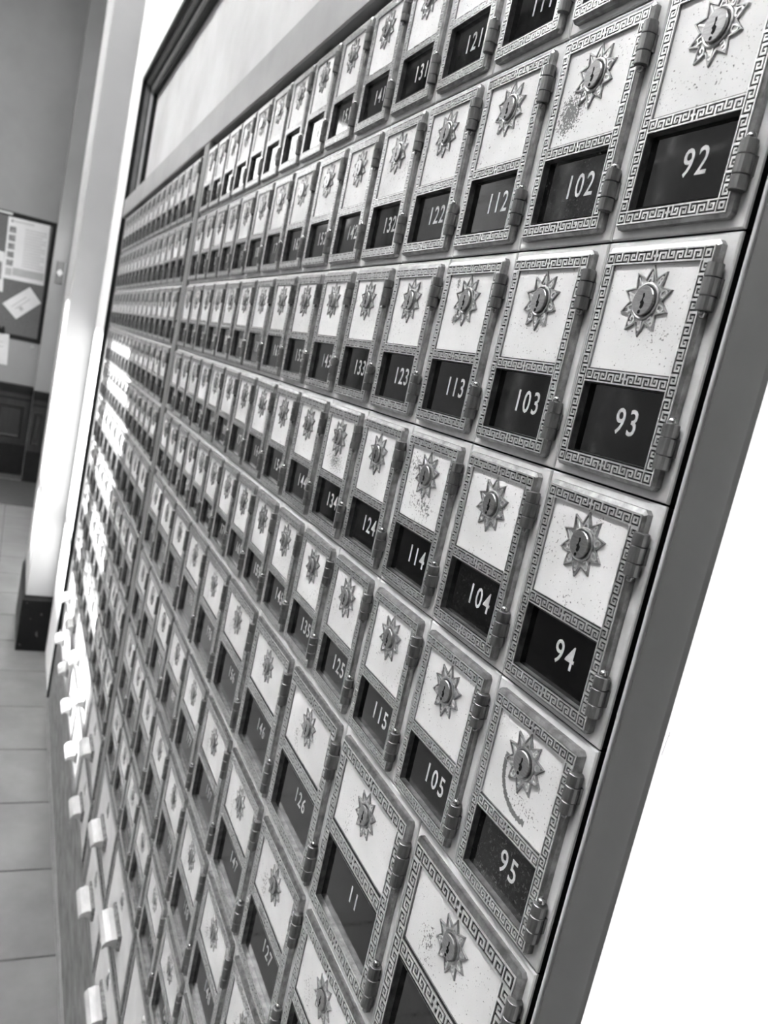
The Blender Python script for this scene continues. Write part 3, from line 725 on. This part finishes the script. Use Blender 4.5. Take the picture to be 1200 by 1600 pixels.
# small wall plate on the pier
b = MB(); b.cbox(-0.033, 0.033, -0.012, 0.0, -0.1, 0.1, 0.003)
me = b.mesh('wall_plate', M['mould_grey']); me.transform(Matrix.Rotation(math.radians(90), 4, 'Z'))
root2 = bpy.data.objects.new('wall_plate', None); COL.objects.link(root2); root2.location = (-8.099, -0.068, 0.61)
tag(root2, 'dark wall plate with a white diamond on the far pier', 'wall plate')
ob('plate', me, root2)
b = MB(); b.rings([[(x, 0.030 * math.sin(a), 0.034 * math.cos(a)) for a in (0, math.pi / 2, math.pi, 1.5 * math.pi)] for x in (0.011, 0.016)], False, True)
ob('diamond', b.mesh('diamond', M['paper']), root2)
b = MB(); b.box(0.0, 0.02, 0.036, 0.044, -0.1, 0.1); ob('edge_strip', b.mesh('edge_strip', M['mould_light']), root2)
me = MB(); me.lathe_y(0, 0, [(0.012, 0), (0.012, -0.01), (0.006, -0.016)], 12)
me = me.mesh('push_pin', M['paper'], True); me.transform(Matrix.Rotation(math.radians(90), 4, 'Z'))
o = ob('wall_hook', me); o.location = (XL + 0.001, -0.205, -0.13); tag(o, 'tiny white hook on the wall under the board corner', 'hook')

# ------------------------------------------------------------------ ceiling lamps, the nearer ones unseen and added as fill
def ceiling_lamp(x, y, L, label):
    root = bpy.data.objects.new('ceiling_light', None); COL.objects.link(root); root.location = (x, y, ZC); tag(root, label, 'ceiling light', 'strip lamp and added fill lamps on the lobby ceiling')
    b = MB(); b.box(-L / 2, L / 2, -0.16, 0.16, -0.05, -0.0); ob('housing', b.mesh('housing', M['joinery']), root)
    b = MB(); b.box(-L / 2 + 0.02, L / 2 - 0.02, -0.14, 0.14, -0.075, -0.0505); ob('diffuser', b.mesh('diffuser', M['lamp']), root)
ceiling_lamp(-5.0, -2.0, 1.2, 'strip lamp on the lobby ceiling nearest the far wall')
ceiling_lamp(-3.0, -2.0, 1.2, 'added fill lamp, second from the far wall on the lobby ceiling')
ceiling_lamp(-1.0, -2.0, 1.2, 'added fill lamp, third from the far wall on the lobby ceiling')
ceiling_lamp(0.6, -2.0, 1.2, 'added fill lamp on the lobby ceiling over the nearest boxes')

# ------------------------------------------------------------------ outside: unseen added sun blocker and leaning trees that break up the sunlight
b = MB(); b.box(-40.0, 30.0, -18.0, -14.0, ZF - 0.06, 10.3)
nb = ob('sun_block_facade', None); tag(nb, 'unseen added sun-blocking mass across the yard outside the lobby windows', 'wall', None, 'structure')
ob('sun_block_body', b.mesh('sun_block_body', M['sun_block_body']), nb)
b = MB(); b.box(-40.1, 30.1, -18.1, -13.9, 10.3, 10.6); ob('sun_block_parapet', b.mesh('sun_block_parapet', M['sun_block_body']), nb)
b = MB(); b.box(-14.0, -13.0, -9.0, 4.0, ZF, 1.45)  # unseen wall added to dim the sky that the panes reflect
fb = ob('sky_block_wall', None); tag(fb, 'unseen added sky-blocking wall outside the glazed entrance door', 'wall')
ob('sky_block_body', b.mesh('sky_block_body', M['dark_wall']), fb)
b = MB(); b.box(-14.05, -12.95, -9.05, 4.05, 1.45, 1.55); ob('sky_block_coping', b.mesh('sky_block_coping', M['dark_wall']), fb)
def trunk(p0, p1, r0, r1, label):
    m = MB(); n = 10; rings = []; rr = random.Random(label)
    for i in range(15):
        f = i / 14; p = [p0[q] + (p1[q] - p0[q]) * f for q in range(3)]
        r_ = (r0 + (r1 - r0) * f) * rr.uniform(0.75, 1.25); dx = rr.uniform(-0.06, 0.06)
        rings.append([(p[0] + dx + r_ * math.cos(2 * math.pi * k / n) * (1 + .12 * math.sin(3 * k + i)), p[1] + r_ * math.sin(2 * math.pi * k / n), p[2]) for k in range(n)])
    m.rings(rings, True, True)
    tag(ob('tree_trunk', m.mesh('tree_trunk', M['bark'], True)), label, 'tree', 'trees outside the lobby windows')
def on_wall(x, z, y):      # point at depth y whose shadow falls on the box wall at (x, z)
    t_ = -y / SUN_DIR.y
    return (x - SUN_DIR.x * t_, y, z - SUN_DIR.z * t_)
def lean(xa, za, xb, zb, y, r0, r1, label): trunk(on_wall(xa, za, y), on_wall(xb, zb, y), r0, r1, label)
lean(-2.10, -2.2, -3.10, 0.6, -5.2, 0.12, 0.10, 'slim leaning tree trunk outside the window nearest the boxes')
lean(-1.15, -2.2, -2.02, 0.6, -5.2, 0.26, 0.36, 'stout leaning tree trunk outside the window nearest the boxes')
b = MB(); b.box(-40.0, 30.0, -40.0, YF - 0.3, ZF - 0.12, ZF - 0.06); b.box(-40.0, XL - 0.3, YF - 0.3, 30.0, ZF - 0.12, ZF - 0.06)
struct('ground', b, M['asphalt'], 'pale concrete yard outside the lobby', cat='ground')
